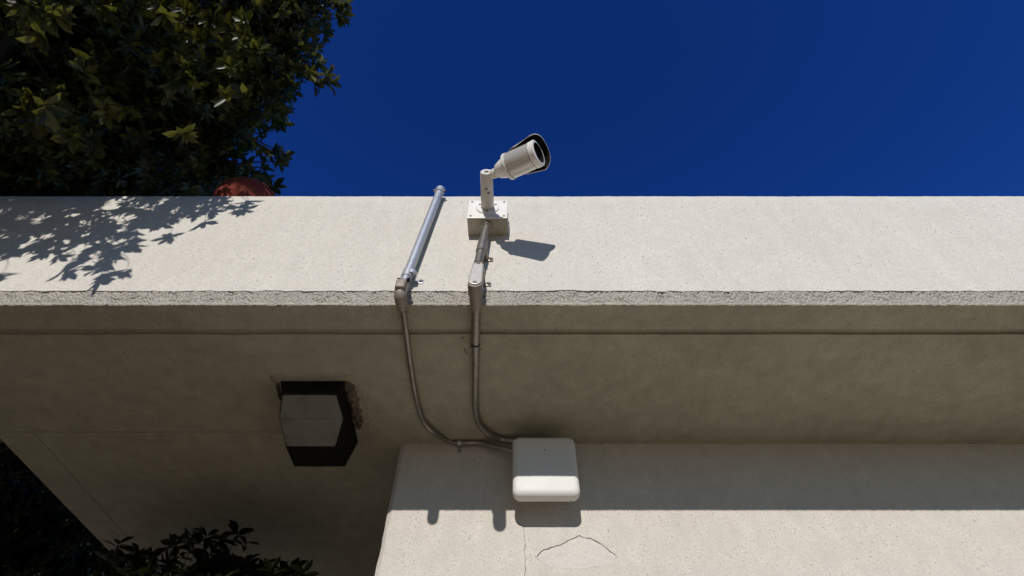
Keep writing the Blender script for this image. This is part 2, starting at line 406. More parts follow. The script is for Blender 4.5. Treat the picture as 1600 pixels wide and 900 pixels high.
for x, y in seam:
    q = onY(x, y, YW)
    r.append([bm.verts.new(q + Vector((-0.035, 0.001, 0))), bm.verts.new(q + Vector((-0.004, -0.0034, 0))), bm.verts.new(q + Vector((0, -0.003, 0))), bm.verts.new(q + Vector((0.001, 0.001, 0)))])
for p_, q_ in zip(r, r[1:]):
    for i in range(3): bm.faces.new((p_[i], q_[i], q_[i + 1], p_[i + 1]))
o = obj('plaster_seam', bm, M_WALL, bld); o['label'] = 'raised wavy edge of an older plaster coat below the white box'

# ------------------------------------------------------------------ shared small hardware
def screw_mesh(r, h, name='screw'):
    b = B(); lathe(b, (0, 0, 0), (0, -1, 0), [(-0.003, r), (h * 0.6, r), (h, r * 0.6)], 12, False, True)
    me = bpy.data.meshes.new(name)
    for f in b.faces: f.smooth = False
    b.to_mesh(me); b.free(); me.materials.append(M_SCREW); return me
SCREW = screw_mesh(0.0042, 0.0025)
def screw(parent, pos, rot=(0, 0, 0)):
    o = link('screw', SCREW, parent); o.location = Vector(pos) - OFF[parent.name]; o.rotation_euler = rot; return o

# ------------------------------------------------------------------ junction box on the parapet
bx0, bx1, bz0, bz1, by = -0.154, -0.017, CAMZ + 1.564, CAMZ + 1.687, 0.8957
jb = empty('junction_box', ((bx0 + bx1) / 2, YF, bz0), 'square beige metal junction box on the parapet behind the camera arm', 'junction box')
bm = B(); box(bm, (bx0, by + 0.006, bz0), (bx1, YF + 0.002, bz1), 0.003); obj('box_body', bm, M_BOX, jb, smooth=False)
bm = B(); box(bm, (bx0 - 0.0015, by, bz0 - 0.0015), (bx1 + 0.0015, by + 0.0055, bz1 + 0.0015), 0.002); cov = obj('cover_plate', bm, M_CAMWHITE, jb, smooth=False)
for x in (bx0 + 0.011, bx1 - 0.011):
    for z in (bz0 + 0.011, bz1 - 0.011): screw(cov, (x, by, z))
bm = B(); box(bm, (bx1, by + 0.022, bz0 + 0.012), (bx1 + 0.005, YF + 0.002, bz0 + 0.075), 0.0015); obj('side_plate', bm, M_CAMBEIGE, jb, smooth=False)
ax, az = -0.086, CAMZ + 1.630

# ------------------------------------------------------------------ security camera
sc = empty('security_camera', (ax, by, az), 'white bullet security camera with sunshield pointing right on a stubby arm', 'security camera')
bm = B(); lathe(bm, (ax, by + 0.001, az), (0, -1, 0), [(0, 0.041), (0.004, 0.041), (0.0065, 0.038), (0.0065, 0.024)], 32, True, False); fl = obj('flange', bm, M_CAMWHITE, sc)
for k in range(3):
    a = R(30 + k * 120); screw(fl, (ax + 0.032 * math.cos(a), by - 0.0055, az + 0.032 * math.sin(a)))
bm = B(); ye = 0.757
lathe(bm, (ax, by, az), (0, -1, 0), [(0, 0.0235), (0.02, 0.0225), (by - ye - 0.003, 0.0215), (by - ye, 0.0195), (by - ye, 0.0085), (by - ye - 0.02, 0.008)], 32, False, True)
arm = obj('arm', bm, M_CAMBEIGE, sc)
screw(arm, (ax - 0.001, by - 0.085, az - 0.0218), (R(90), 0, 0)); screw(arm, (ax + 0.006, by - 0.070, az - 0.0215), (R(90), 0, 0))
A = Vector((0.855, -0.49, -0.16)).normalized()
CC = onY(817, 250, 0.6925)
AX = 0.80
UP = (Vector((0, 0, 1)) - A * A.z).normalized(); SD = A.cross(UP).normalized()
rb = 0.0430
def cl(name, prof, m, parent=sc, c0=True, c1=True, n=40):
    b = B(); lathe(b, CC, A, [(t * AX, r) for t, r in prof], n, c0, c1); return obj(name, b, m, parent, angle=30)
cl('rear_cap', [(-0.128, 0.010), (-0.125, 0.017), (-0.116, 0.024), (-0.094, 0.031), (-0.078, 0.035), (-0.071, 0.036)], M_CAMWHITE)
cl('rear_ring', [(-0.073, 0.036), (-0.072, rb + 0.001), (-0.069, rb + 0.002), (-0.061, rb + 0.002), (-0.0600, rb - 0.003)], M_CAMWHITE)
cl('housing', [(-0.0605, rb - 0.004), (-0.0572, rb - 0.004), (-0.0568, rb - 0.0004), (-0.054, rb), (0.0455, rb), (0.046, rb - 0.004), (0.0500, rb - 0.004)], M_HOUS)
cl('front_ring', [(0.0485, rb - 0.003), (0.049, rb + 0.001), (0.070, rb + 0.001), (0.0725, rb - 0.0015), (0.0730, rb - 0.004), (0.0730, rb - 0.0085)], M_CAMWHITE, c1=False)
cl('lens_window', [(0.0520, 0.010), (0.0530, rb - 0.0105), (0.0728, rb - 0.0086)], M_BLACK, c0=False, c1=False)
cl('lens', [(0.0520, 0.025), (0.0580, 0.024), (0.0590, 0.016), (0.0620, 0.015), (0.0625, 0.011), (0.0610, 0.004)], M_LENS)
# thin darker rib painting in the reflection stripe along the housing
bm = B()
for t0, t1 in ((-0.040, 0.035),):
    d = (SD * 0.35 - UP * 0.94).normalized()
    pts = [CC + A * t0 + d * (rb - 0.0004), CC + A * t1 + d * (rb - 0.0004)]
    tube(bm, pts, 0.0011, 8)
obj('reflection_rib', bm, M_BOX, sc)
# sunshield: open half shell over the top, longer at the front, dark inside
bm = B(); th = 0.0022
nA, nT = 36, 22
def shield_pt(a, t, r_off):
    # a 0..1 round the shell, t -1..1 along the axis
    ang = R(-98 + 174 * a)
    r = rb + 0.0045 + 0.0105 * t + r_off
    drop = 0.0
    q = SD * math.sin(ang) * r + UP * (math.cos(ang) * r * 1.02)
    front = 0.074 - 0.022 * (abs(a - 0.5) * 2) ** 3.0
    back = -0.058 + 0.052 * (abs(a - 0.5) * 2) ** 2.2
    return CC + q + A * (back + (front - back) * t)
outer = [[bm.verts.new(shield_pt(i / nA, j / nT, th)) for i in range(nA + 1)] for j in range(nT + 1)]
inner = [[bm.verts.new(shield_pt(i / nA, j / nT, 0)) for i in range(nA + 1)] for j in range(nT + 1)]
for j in range(nT):
    for i in range(nA):
        bm.faces.new((outer[j][i], outer[j][i + 1], outer[j + 1][i + 1], outer[j + 1][i]))
        f = bm.faces.new((inner[j][i], inner[j + 1][i], inner[j + 1][i + 1], inner[j][i + 1])); f.material_index = 1
for i in range(nA):
    for j in (0, nT):
        bm.faces.new((outer[j][i], inner[j][i], inner[j][i + 1], outer[j][i + 1]))
for j in range(nT):
    for i in (0, nA):
        bm.faces.new((outer[j][i], outer[j + 1][i], inner[j + 1][i], inner[j][i]))
bmesh.ops.recalc_face_normals(bm, faces=bm.faces)
o = obj('sunshield', bm, [M_CAMWHITE, M_BLACK], sc); o['label'] = 'white sunshield hood, black inside'
# two posts that hold the shield on the housing
bm = B()
for t in (-0.038, 0.02):
    bm = B(); lathe(bm, CC + A * t + UP * (rb - 0.003), UP, [(0, 0.006), (0.0095, 0.006)], 10); obj('shield_post', bm, M_CAMWHITE, sc)
# knuckle joint between arm and body
K0 = Vector((ax + 0.016, ye + 0.016, az + 0.002)); K1 = CC - A * 0.098
bm = B(); tube(bm, smooth_path([K0, K0.lerp(K1, 0.5) + Vector((0.002, -0.002, -0.004)), K1], 6), 0.0115, 16)
kn = obj('knuckle', bm, M_CAMBEIGE, sc)
kc = K0.lerp(K1, 0.62)
bm = B(); dk = Vector((0.25, -0.45, -0.86)).normalized()
lathe(bm, kc - dk * 0.013, dk, [(0, 0.0135), (0.002, 0.0165), (0.024, 0.0165), (0.026, 0.0135)], 24); obj('pivot_disc', bm, M_CAMWHITE, sc)
bm = B(); lathe(bm, kc + dk * 0.0125, dk, [(0, 0.0055), (0.004, 0.0055), (0.005, 0.003)], 10); obj('pivot_bolt', bm, M_SCREW, kn)

# ------------------------------------------------------------------ conduit A: bright galvanised pipe, elbow, thin pipe over the soffit
ga = empty('conduit', onY(629, 447, YF), 'shiny galvanised conduit leaning up the parapet, dull thinner pipe below its elbow', 'conduit', 'metal conduits running to the white box')
a0 = onY(688, 297, YF - 0.030); a1 = onY(631, 444, YF - 0.030); da = (a1 - a0).normalized()
bm = B(); tube(bm, [a0, a1 + da * 0.01], 0.0150, 24); obj('galvanised_pipe', bm, M_GALV, ga)
bm = B(); lathe(bm, a0 - da * 0.004, da, [(0, 0.0145), (0.001, 0.0185), (0.030, 0.0185), (0.031, 0.015)], 24)
tp = obj('top_coupling', bm, M_GALV, ga)
for sgn in (-1, 1):
    bm = B(); lathe(bm, a0 + da * 0.014 + Vector((sgn * 0.016, -0.004, 0)), (sgn, -0.3, 0), [(0, 0.0045), (0.008, 0.0045), (0.009, 0.002)], 8); obj('set_screw', bm, M_SCREW, tp)
def strap(parent, pt, axis, r, side, mm):
    b = B(); d, s, u = frame_of(axis)
    lathe(b, pt - d * 0.008, d, [(0, r), (0.0004, r + 0.0022), (0.016, r + 0.0022), (0.0165, r)], 20, False, False)
    box(b, (pt.x + (0.008 if side > 0 else -0.034), YF - 0.004, pt.z - 0.009), (pt.x + (0.034 if side > 0 else -0.008), YF + 0.003, pt.z + 0.009), 0.002)
    st = obj('strap', b, mm, parent)
    b = B(); lathe(b, (pt.x + side * 0.026, YF - 0.003, pt.z), (0, -1, 0), [(0, 0.0055), (0.005, 0.0055), (0.007, 0.003)], 10); obj('bolt', b, M_SCREW, st)
strap(ga, onY(643, 429, YF - 0.030), da, 0.015, 1, M_GALV)
bm = B(); lathe(bm, onY(639, 424, YF - 0.030), da, [(0, 0.015), (0.0006, 0.0175), (0.036, 0.0175), (0.0366, 0.015)], 24, False, False); obj('coupling', bm, M_GALV, ga)
# elbow fitting round the lip
e0 = onY(630, 446, YF - 0.031); e2 = onZ(627, 470, ZS - 0.020)
bm = B()
ce = Vector(((e0.x + e2.x) / 2 - 0.002, YF - 0.034, ZS + 0.012))
tube(bm, smooth_path([e0 + Vector((0.003, 0, 0.014)), e0, ce, Vector((e2.x - 0.002, YF - 0.026, ZS - 0.014)), Vector((e2.x, YF + 0.014, ZS - 0.020))], 5),
     [0.0165 + 0.0028 * math.sin(math.pi * k / 20) for k in range(21)], 20)
eb = obj('elbow', bm, M_CAST, ga)
bm = B()
cvv = [(0.013, 0.013), (-0.013, 0.013)]
box(bm, (ce.x - 0.014, YF - 0.060, ZS - 0.008), (ce.x + 0.015, YF - 0.045, ZS + 0.032), 0.006, 3); obj('elbow_cover', bm, M_CAST, eb)
for x in (-0.013, 0.015):
    bm = B(); lathe(bm, (ce.x + x + 0.004, YF - 0.050, ZS + 0.034), (0.0, -0.5, 0.8), [(-0.004, 0.0052), (0.006, 0.0052), (0.007, 0.003)], 10); obj('clamp_screw', bm, M_BLACK, eb)
zp = ZS - 0.0125
soff = [Vector((e2.x, YF + 0.004, ZS - 0.020))] + [onZ(x, y, zp) for x, y in ((631, 492), (636, 530), (641.5, 570), (648, 610), (655, 640))]
wallp = [onY(x, y, YW - 0.020) for x, y in ((700, 688), (718, 692), (748, 692))] + [onY(775, 698, YW - 0.035), onY(800, 704, YW - 0.045), onY(818, 705, YW - 0.045)]
mid = [onZ(663, 660, zp), onZ(678, 676, zp - 0.006)]
bm = B(); tube(bm, smooth_path(soff + mid + wallp, 8), 0.0095, 16); obj('thin_pipe', bm, M_DULL, ga)
q = onY(718, 692, YW - 0.020)
bm = B(); lathe(bm, q - Vector((0.006, 0, 0)), (1, 0, 0), [(0, 0.0095), (0.0004, 0.0118), (0.012, 0.0118), (0.0124, 0.0095)], 18, False, False)
box(bm, (q.x - 0.006, YW - 0.004, q.z - 0.034), (q.x + 0.006, YW + 0.003, q.z - 0.004), 0.0015); cp = obj('pipe_clip', bm, M_GALV, ga)
bm = B(); lathe(bm, (q.x, YW - 0.003, q.z - 0.024), (0, -1, 0), [(0, 0.004), (0.003, 0.004), (0.004, 0.002)], 10); obj('bolt', bm, M_SCREW, cp)

# ------------------------------------------------------------------ conduit B: from the junction box through the conduit body to the white box
gb = empty('conduit', onY(748, 440, YF), 'dull brown conduit from the junction box down past an oval fitting to the white box', 'conduit', 'metal conduits running to the white box')
b0 = onZ(760.5, 352, bz0); b1 = Vector((-0.1035, 0.912, CAMZ + 1.318)); db = (b1 - b0).normalized()
bm = B(); tube(bm, [b0 - db * 0.004, b1 + db * 0.012], 0.0135, 22); obj('upper_pipe', bm, M_DULL, gb)
bm = B(); lathe(bm, b0 - Vector((0, 0, 0)), (0, 0, -1), [(0, 0.0215), (0.008, 0.0215), (0.009, 0.018), (0.016, 0.018), (0.017, 0.0135)], 20, True, False); obj('locknut', bm, M_DULL, gb)
t0 = 0.115
bm = B(); lathe(bm, b0 + db * t0, db, [(0, 0.0135), (0.0006, 0.0162), (0.070, 0.0162), (0.0706, 0.0135)], 22, False, False); obj('coupling', bm, M_DULL, gb)
def clip(pt, mm, parent):
    b = B(); box(b, (pt.x + 0.004, YF - 0.006, pt.z - 0.008), (pt.x + 0.036, YF + 0.003, pt.z + 0.008), 0.002); box(b, (pt.x + 0.006, pt.y - 0.004, pt.z - 0.007), (pt.x + 0.018, YF - 0.002, pt.z + 0.007), 0.002)
    st = obj('strap', b, mm, parent)
    b = B(); lathe(b, (pt.x + 0.028, YF - 0.005, pt.z), (0, -1, 0), [(0, 0.0055), (0.005, 0.0055), (0.007, 0.003)], 10); obj('bolt', b, M_SCREW, st)
clip(b0 + db * 0.155, M_DULL, gb); clip(Vector((b1.x + 0.004, b1.y, CAMZ + 1.275)), M_DULL, gb)
# conduit body: capsule of two round ends, oval cover on its front, hub at the back
lx, ly = -0.1055, 0.906; lz0, lz1 = CAMZ + 1.164, CAMZ + 1.302
bm = B()
def capsule(zc0, zc1, rx, y, n=12):
    pts = []
    for k in range(n + 1):
        a = math.pi * k / n; pts.append((rx * math.cos(a), zc1 + rx * math.sin(a)))
    for k in range(n + 1):
        a = math.pi + math.pi * k / n; pts.append((rx * math.cos(a), zc0 + rx * math.sin(a)))
    return [Vector((lx + x, y, z)) for x, z in pts]
def loft(bm, rings):
    V = [[bm.verts.new(q) for q in r] for r in rings]
    for a, b in zip(V, V[1:]):
        for k in range(len(a)): bm.faces.new((a[k], a[(k + 1) % len(a)], b[(k + 1) % len(b)], b[k]))
    bm.faces.new(V[0][::-1]); bm.faces.new(V[-1]); bmesh.ops.recalc_face_normals(bm, faces=bm.faces)
loft(bm, [capsule(lz0 + 0.021, lz1 - 0.022, 0.019, 0.936), capsule(lz0 + 0.021, lz1 - 0.022, 0.021, 0.930), capsule(lz0 + 0.021, lz1 - 0.022, 0.0215, 0.893), capsule(lz0 + 0.021, lz1 - 0.022, 0.0205, 0.889)])
lathe(bm, (lx, 0.93, ZS - 0.018), (0, 1, 0), [(-0.01, 0.0185), (0.030, 0.0185), (0.045, 0.0165), (0.052, 0.0165), (0.053, 0.0125)], 22)
def lean(bm):
    for v in bm.verts:
        t = min(1.0, max(0.0, (v.co.z - lz0 - 0.03) / (lz1 - lz0 - 0.03))) if v.co.y < 0.95 else 0.0
        v.co.x = lx + (v.co.x - lx) * (1 - 0.22 * t) + 0.004 * t; v.co.y += 0.010 * t
lean(bm)
cb = obj('conduit_body', bm, M_CAST, gb)
bm = B(); loft(bm, [capsule(lz0 + 0.028, lz1 - 0.024, 0.0195, 0.889), capsule(lz0 + 0.028, lz1 - 0.024, 0.0195, 0.8855), capsule(lz0 + 0.028, lz1 - 0.024, 0.0170, 0.8845), capsule(lz0 + 0.029, lz1 - 0.025, 0.0160, 0.8865)])
lean(bm); ov = obj('oval_cover', bm, M_COVER, cb)
big_screw = screw_mesh(0.0058, 0.004, 'cover_screw')
for z in (lz0 + 0.017, lz1 - 0.012):
    o = link('cover_screw', big_screw, cb); o.location = Vector((lx + (.004 if z > lz0 + .05 else 0), 0.8865 + (.0095 if z > lz0 + .05 else 0), z)) - OFF[gb.name]
# pipes over the soffit
zq = ZS - 0.0155
bm = B(); s0 = Vector((lx, 0.975, ZS - 0.017)); s1 = onZ(743.0, 536, zq)
tube(bm, [s0, s1], 0.0138, 20); obj('sleeve_pipe', bm, M_DULL, gb)
bm = B(); lathe(bm, s1 - (s1 - s0).normalized() * 0.001, s1 - s0, [(0, 0.0138), (0.0006, 0.0150), (0.005, 0.0150), (0.0056, 0.0115)], 20, False, True); obj('end_ring', bm, M_BLACK, gb)
run = [s1] + [onZ(x, y, zq) for x, y in ((743.3, 570), (743, 610), (743.5, 642))] + [onZ(750, 664, zq), onZ(765, 679, zq - 0.004), onY(782, 686, YW - 0.045), onY(800, 689, YW - 0.048), onY(818, 690, YW - 0.048)]
bm = B(); tube(bm, smooth_path(run, 8), 0.0115, 16); obj('lower_pipe', bm, M_DULL, gb)

# ------------------------------------------------------------------ white access point on the wall
apx0, apx1, apz0, apz1 = 0.002, 0.2215, CAMZ + 0.918, CAMZ + 1.146
yf = 1.536
ap = empty('wireless_access_point', ((apx0 + apx1) / 2, YW, apz0), 'square white plastic network box high on the wall, fed by both conduits', 'access point')
def rrect(x0, x1, z0, z1, r, y, n=10):
    out = []
    for cx, cz, a0 in ((x1 - r, z1 - r, 0), (x0 + r, z1 - r, 90), (x0 + r, z0 + r, 180), (x1 - r, z0 + r, 270)):
        for k in range(n + 1):
            a = R(a0 + 90 * k / n); out.append(Vector((cx + r * math.cos(a), y, cz + r * math.sin(a))))
    return out
bm = B(); rings = []
rc = 0.024
rings.append(rrect(apx0, apx1, apz0, apz1, rc, yf + 0.034))
for k in range(0, 9):
    a = math.pi / 2 * k / 8; e = 0.022
    ins = e * (1 - math.cos(a)); yy = yf + e * (1 - math.sin(a))
    rings.append(rrect(apx0 + ins * 0.9, apx1 - ins * 0.9, apz0 + ins, apz1 - ins, max(rc - ins * 0.6, 0.006), yy))
loft(bm, rings); obj('cover', bm, M_PLASTIC, ap, angle=50)
bm = B(); loft(bm, [rrect(apx0 + 0.002, apx1 - 0.002, apz0 + 0.002, apz1 - 0.002, rc, yf + 0.0350), rrect(apx0 + 0.002, apx1 - 0.002, apz0 + 0.002, apz1 - 0.002, rc, yf + 0.0440), rrect(apx0 + 0.007, apx1 - 0.007, apz0 + 0.007, apz1 - 0.007, rc, yf + 0.048)])
bp = obj('base_plate', bm, M_PLASTIC, ap, angle=50)
bm = B(); lathe(bm, onY(851, 703, yf + 0.0005), (0, -1, 0), [(0, 0.0026), (0.0012, 0.0026)], 12); obj('indicator', bm, M_BLACK, ap)
bm = B(); lathe(bm, (apx1 - 0.030, yf + 0.040, apz0 + 0.0035), (0, 0, -1), [(0, 0.0022), (0.002, 0.002)], 8); obj('reset_hole', bm, M_BLACK, bp)
bm = B(); box(bm, (apx0 + 0.040, yf + 0.046, apz0 + 0.055), (apx1 - 0.045, YW + 0.002, apz1 - 0.012), 0.006); obj('bracket', bm, M_GREYPL, ap)

# ------------------------------------------------------------------ bulkhead lamp under the soffit
lamp = empty('bulkhead_lamp', onZ(500, 640, ZS), 'black angular ceiling lamp with grey frosted diffuser, unlit, set in broken plaster', 'lamp')
def LP(px, py, drop): return onZ(px, py, ZS - drop)
front_l, front_r = LP(438, 594, -0.004), LP(541, 594, -0.004)
back_r, back_l = LP(560, 690, -0.004), LP(461, 690, -0.004)
back_l.x = back_r.x - (front_r.x - front_l.x)
Lb, Rb = LP(440, 612, 0.045), LP(527, 612, 0.045)        # upper front rim
Lc, Rc = LP(436.5, 653, 0.100), LP(539, 654, 0.100)      # nose
Ld, Rd = LP(447, 699, 0.145), LP(526, 699, 0.145)        # underside, back end of the diffuser
Le, Re = LP(460, 729, 0.135), LP(539, 729, 0.135)        # heel
bm = B()
V = {k: bm.verts.new(v) for k, v in dict(fl=front_l, fr=front_r, br=back_r, bl=back_l, Lb=Lb, Rb=Rb, Lc=Lc, Rc=Rc, Ld=Ld, Rd=Rd, Le=Le, Re=Re).items()}
for f in (('fl', 'fr', 'Rb', 'Lb'), ('Ld', 'Rd', 'Re', 'Le'), ('Le', 'Re', 'br', 'bl'), ('fl', 'bl', 'br', 'fr'),
          ('fr', 'br', 'Re', 'Rb'), ('Rb', 'Re', 'Rd', 'Rc'), ('fl', 'Lb', 'Le', 'bl'), ('Lb', 'Lc', 'Ld', 'Le'),
          ('Lb', 'Rb', 'Rc', 'Lc'), ('Lc', 'Rc', 'Rd', 'Ld')):
    bm.faces.new([V[k] for k in f])
bmesh.ops.recalc_face_normals(bm, faces=bm.faces)
front = [f for f in bm.faces if set(f.verts) in ({V[k] for k in ('Lb', 'Rb', 'Rc', 'Lc')}, {V[k] for k in ('Lc', 'Rc', 'Rd', 'Ld')})]
bmesh.ops.inset_region(bm, faces=front, thickness=0.009, depth=0.0)
bmesh.ops.delete(bm, geom=front, context='FACES')
obj('lamp_housing', bm, M_LAMP, lamp, smooth=False)
bm = B()
ctr = (Lb + Rb + Ld + Rd) / 4; ctr.z = ZS - 0.05
rv = [bm.verts.new(v.lerp(ctr, 0.12) + Vector((0, 0, 0.004))) for v in (Lb, Rb, Rc, Rd, Ld, Lc)]
tv = [bm.verts.new(Vector((v.co.x, v.co.y, ZS - 0.02)).lerp(Vector((ctr.x, ctr.y, ZS - 0.02)), 0.25)) for v in rv]
for i in range(6): bm.faces.new((rv[i], rv[(i + 1) % 6], tv[(i + 1) % 6], tv[i]))
bm.faces.new(tv); bmesh.ops.recalc_face_normals(bm, faces=bm.faces); obj('reflector', bm, M_GREYPL, lamp, smooth=False)
bm = B(); bb = Vector((ctr.x, ctr.y + 0.035, ZS - 0.052))
lathe(bm, bb - Vector((0.055, 0, 0)), (1, 0, 0), [(0, 0.014), (0.03, 0.014), (0.034, 0.020), (0.055, 0.029), (0.080, 0.029), (0.100, 0.018), (0.108, 0.004)], 20); obj('bulb', bm, M_GREYPL, lamp)
# diffuser: three facets that stand 4 mm proud of the housing
bm = B()
nf = (Rb - Lb).cross(Lc - Lb).normalized(); nf = nf if nf.y < 0 else -nf
nd = (Rc - Lc).cross(Ld - Lc).normalized(); nd = nd if nd.z < 0 else -nd
def edge_in(l, r, tl, tr): return l.lerp(r, tl), l.lerp(r, tr)
p0, p1 = edge_in(Lb.lerp(Lc, 0.12), Rb.lerp(Rc, 0.12), 0.03, 0.965)
p2, p3 = edge_in(Lc, Rc, 0.02, 0.975)
p4, p5 = edge_in(Lc.lerp(Ld, 0.95), Rc.lerp(Rd, 0.95), 0.02, 0.965)
o1, o2 = nf * 0.004, nd * 0.004; oc = (nf + nd) * 0.004
vt = [bm.verts.new(v) for v in (p0 + o1, p1 + o1, p2 + oc, p3 + oc, p4 + o2, p5 + o2)]
vb = [bm.verts.new(v) for v in (p0 - o1, p1 - o1, p2 - oc, p3 - oc, p4 - o2, p5 - o2)]
for f in ((0, 1, 3, 2), (2, 3, 5, 4)): bm.faces.new([vt[i] for i in f]); bm.faces.new([vb[i] for i in f][::-1])
for a, b in ((0, 1), (1, 3), (3, 5), (5, 4), (4, 2), (2, 0)): bm.faces.new((vt[a], vt[b], vb[b], vb[a]))
bmesh.ops.recalc_face_normals(bm, faces=bm.faces)
bmesh.ops.bevel(bm, geom=list(bm.edges), offset=0.002, segments=2, affect='EDGES')
df = obj('diffuser', bm, M_DIFF, lamp, smooth=False)
bm = B(); tube(bm, [p2 + oc, p3 + oc], 0.0022, 8); obj('fold_rib', bm, M_DIFF, df)
# broken mortar round the hole the lamp is set in
def mortar(name, pts, wpx, drop, m, seed):
    b = B(); n = 46; k = 9; r = []
    P = smooth_path([onZ(x, y, ZS) for x, y in pts], 12)
    P = [P[int(i * (len(P) - 1) / n)] for i in range(n + 1)]
    for i, q in enumerate(P):
        d = (P[min(i + 1, n)] - P[max(i - 1, 0)]).normalized(); s = Vector((d.y, -d.x, 0)); row = []
        for j in range(k + 1):
            t = j / k - 0.5; wv = wpx * (1 + 0.9 * nz(i * .3, 2.0 * (j > 4), seed) + 0.4 * nz(i * .9, j, seed)) * min(1, .3 + i * .12, .3 + (n - i) * .12)
            h = drop * (math.cos(t * math.pi) ** 0.6 if abs(t) < .5 else 0) * (0.65 + 1.1 * nz(i * .6, j * .7, seed + 3)) * (1 if 0 < i < n else 0)
            row.append(b.verts.new(q + s * (t * wv) + Vector((0.002 * nz(i, j, 7), 0, -h + 0.001 if 0 < j < k else 0.002))))
        r.append(row)
    for a, c in zip(r, r[1:]):
        for j in range(k): b.faces.new((a[j], c[j], c[j + 1], a[j + 1]))
    bmesh.ops.recalc_face_normals(b, faces=b.faces)
    return obj(name, b, m, bld)
mortar('broken_mortar', [(543, 596), (549, 615), (556, 640), (562, 668)], 0.040, 0.024, M_MORTAR, 2)
mortar('plaster_ridge', [(548, 589), (562, 604), (572, 630), (578, 662), (577, 685)], 0.022, 0.004, M_SOFFIT, 5)
mortar('plaster_ridge', [(424, 586), (428, 596), (436, 602)], 0.014, 0.006, M_SOFFIT, 9)
mortar('plaster_ridge', [(500, 588), (520, 587), (543, 588)], 0.016, 0.004, M_SOFFIT, 12)
mortar('broken_mortar', [(434, 598), (436, 610), (439, 625)], 0.014, 0.010, M_MORTAR, 15)

bm = B()
for k in range(16):
    q = onZ(738 + rnd.gauss(0, 7), 535 + rnd.gauss(0, 12), ZS); rr = rnd.uniform(.002, .006)
    vs = [bm.verts.new(q + Vector((rr * rnd.uniform(.5, 1.6) * math.cos(a * 1.05), rr * rnd.uniform(.4, 1.0) * math.sin(a * 1.05), -0.0012 - rnd.random() * .002))) for a in range(6)]
    c0_ = bm.verts.new(q + Vector((0, 0, 0.001)))
    bm.faces.new(vs)
    for i in range(6): bm.faces.new((vs[i], vs[(i + 1) % 6], c0_))
obj('paint_flakes', bm, M_MORTAR, bld, smooth=False, kind='stuff')
ribbon(seam, 0.0009, -0.0036, 0.0003, M_MORTAR, 'seam_crack')

# ------------------------------------------------------------------ terracotta ball on the parapet
fin = empty('ball_finial', (-1.185, 1.13, ZT), 'dark red terracotta ball peeking over the parapet below the tree', 'finial')
bm = B(); bc = Vector((-1.185, 1.13, CAMZ + 2.055))
bmesh.ops.create_uvsphere(bm, u_segments=40, v_segments=24, radius=0.138, matrix=Matrix.Translation(bc)); obj('ball', bm, M_TERRA, fin)
bm = B(); lathe(bm, (bc.x, bc.y, ZT - 0.002), (0, 0, 1), [(0, 0.09), (0.02, 0.09), (0.03, 0.07), (0.06, 0.06), (0.075, 0.075)], 28); obj('pedestal', bm, M_TERRA, fin)

# ------------------------------------------------------------------ foliage
TL = np.array([(0, 0, 0), (.32, -.40, .05), (.32, 0, -.03), (.32, .40, .05), (.68, -.44, .03), (.68, 0, -.06), (.68, .44, .03), (1, 0, -.10)], float)
TF = [(0, 2, 1), (0, 3, 2), (1, 2, 5, 4), (2, 3, 6, 5), (4, 5, 7), (5, 6, 7)]
def unit(a): return a / np.maximum(np.linalg.norm(a, axis=-1, keepdims=True), 1e-9)
def rosettes(cent, axis, n, lo, hi, spread=(45, 95)):
    """leaves in whorls: arrays origin, direction, normal, length"""
    cent = np.repeat(np.asarray(cent, float), n, 0); ax_ = unit(np.repeat(np.asarray(axis, float), n, 0)); m_ = len(cent)
    t = rng.normal(size=(m_, 3)); side = unit(t - ax_ * (t * ax_).sum(1, keepdims=True))
    k = np.tile(np.arange(n), m_ // n); th = k * 2.4 + rng.uniform(-.3, .3, m_)
    s0 = np.repeat(side[::n], n, 0); s1 = np.cross(ax_, s0)
    rad = s0 * np.cos(th)[:, None] + s1 * np.sin(th)[:, None]
    a = np.radians(rng.uniform(spread[0], spread[1], m_))[:, None]
    d = unit(ax_ * np.cos(a) + rad * np.sin(a) + np.array([0, 0, -0.12]))
    nrm = unit(ax_ * np.sin(a) - rad * np.cos(a) + rng.normal(size=(m_, 3)) * 0.18)
    nrm = unit(nrm - d * (nrm * d).sum(1, keepdims=True))
    org = cent - ax_ * (k / n * 0.022)[:, None]
    return [org, d, nrm, rng.uniform(lo, hi, m_)]
def cat(Ls): return [np.concatenate([l[i] for l in Ls]) for i in range(4)]
def leaf_mesh(name, L, off, mm=None):
    o, d, n, ln = L; s = np.cross(n, d); m_ = len(o)
    wv = ln * 0.42
    V = o[:, None, :] + TL[None, :, 0, None] * (d * ln[:, None])[:, None, :] + TL[None, :, 1, None] * (s * wv[:, None])[:, None, :] + TL[None, :, 2, None] * (n * ln[:, None])[:, None, :]
    V = V.reshape(-1, 3) - np.array(off)
    me = bpy.data.meshes.new(name)
    lt = np.tile(np.array([len(f) for f in TF], np.int32), m_); idx = np.array([i for f in TF for i in f], np.int32)
    li = (idx[None, :] + (np.arange(m_) * 8)[:, None]).astype(np.int32).ravel()
    me.vertices.add(len(V)); me.vertices.foreach_set('co', V.astype(np.float32).ravel())
    me.loops.add(len(li)); me.loops.foreach_set('vertex_index', li)
    me.polygons.add(len(lt)); st = np.concatenate([[0], np.cumsum(lt)[:-1]]).astype(np.int32)
    me.polygons.foreach_set('loop_start', st); me.polygons.foreach_set('loop_total', lt)
    me.polygons.foreach_set('use_smooth', np.ones(len(lt), bool))
    me.update(calc_edges=True); me.validate(); me.materials.append(mm or M_LEAF); return me
LEAF1 = leaf_mesh('leaf', [np.zeros((1, 3)), np.array([[1., 0, 0]]), np.array([[0, 0, 1.]]), np.ones(1)], (0, 0, 0))
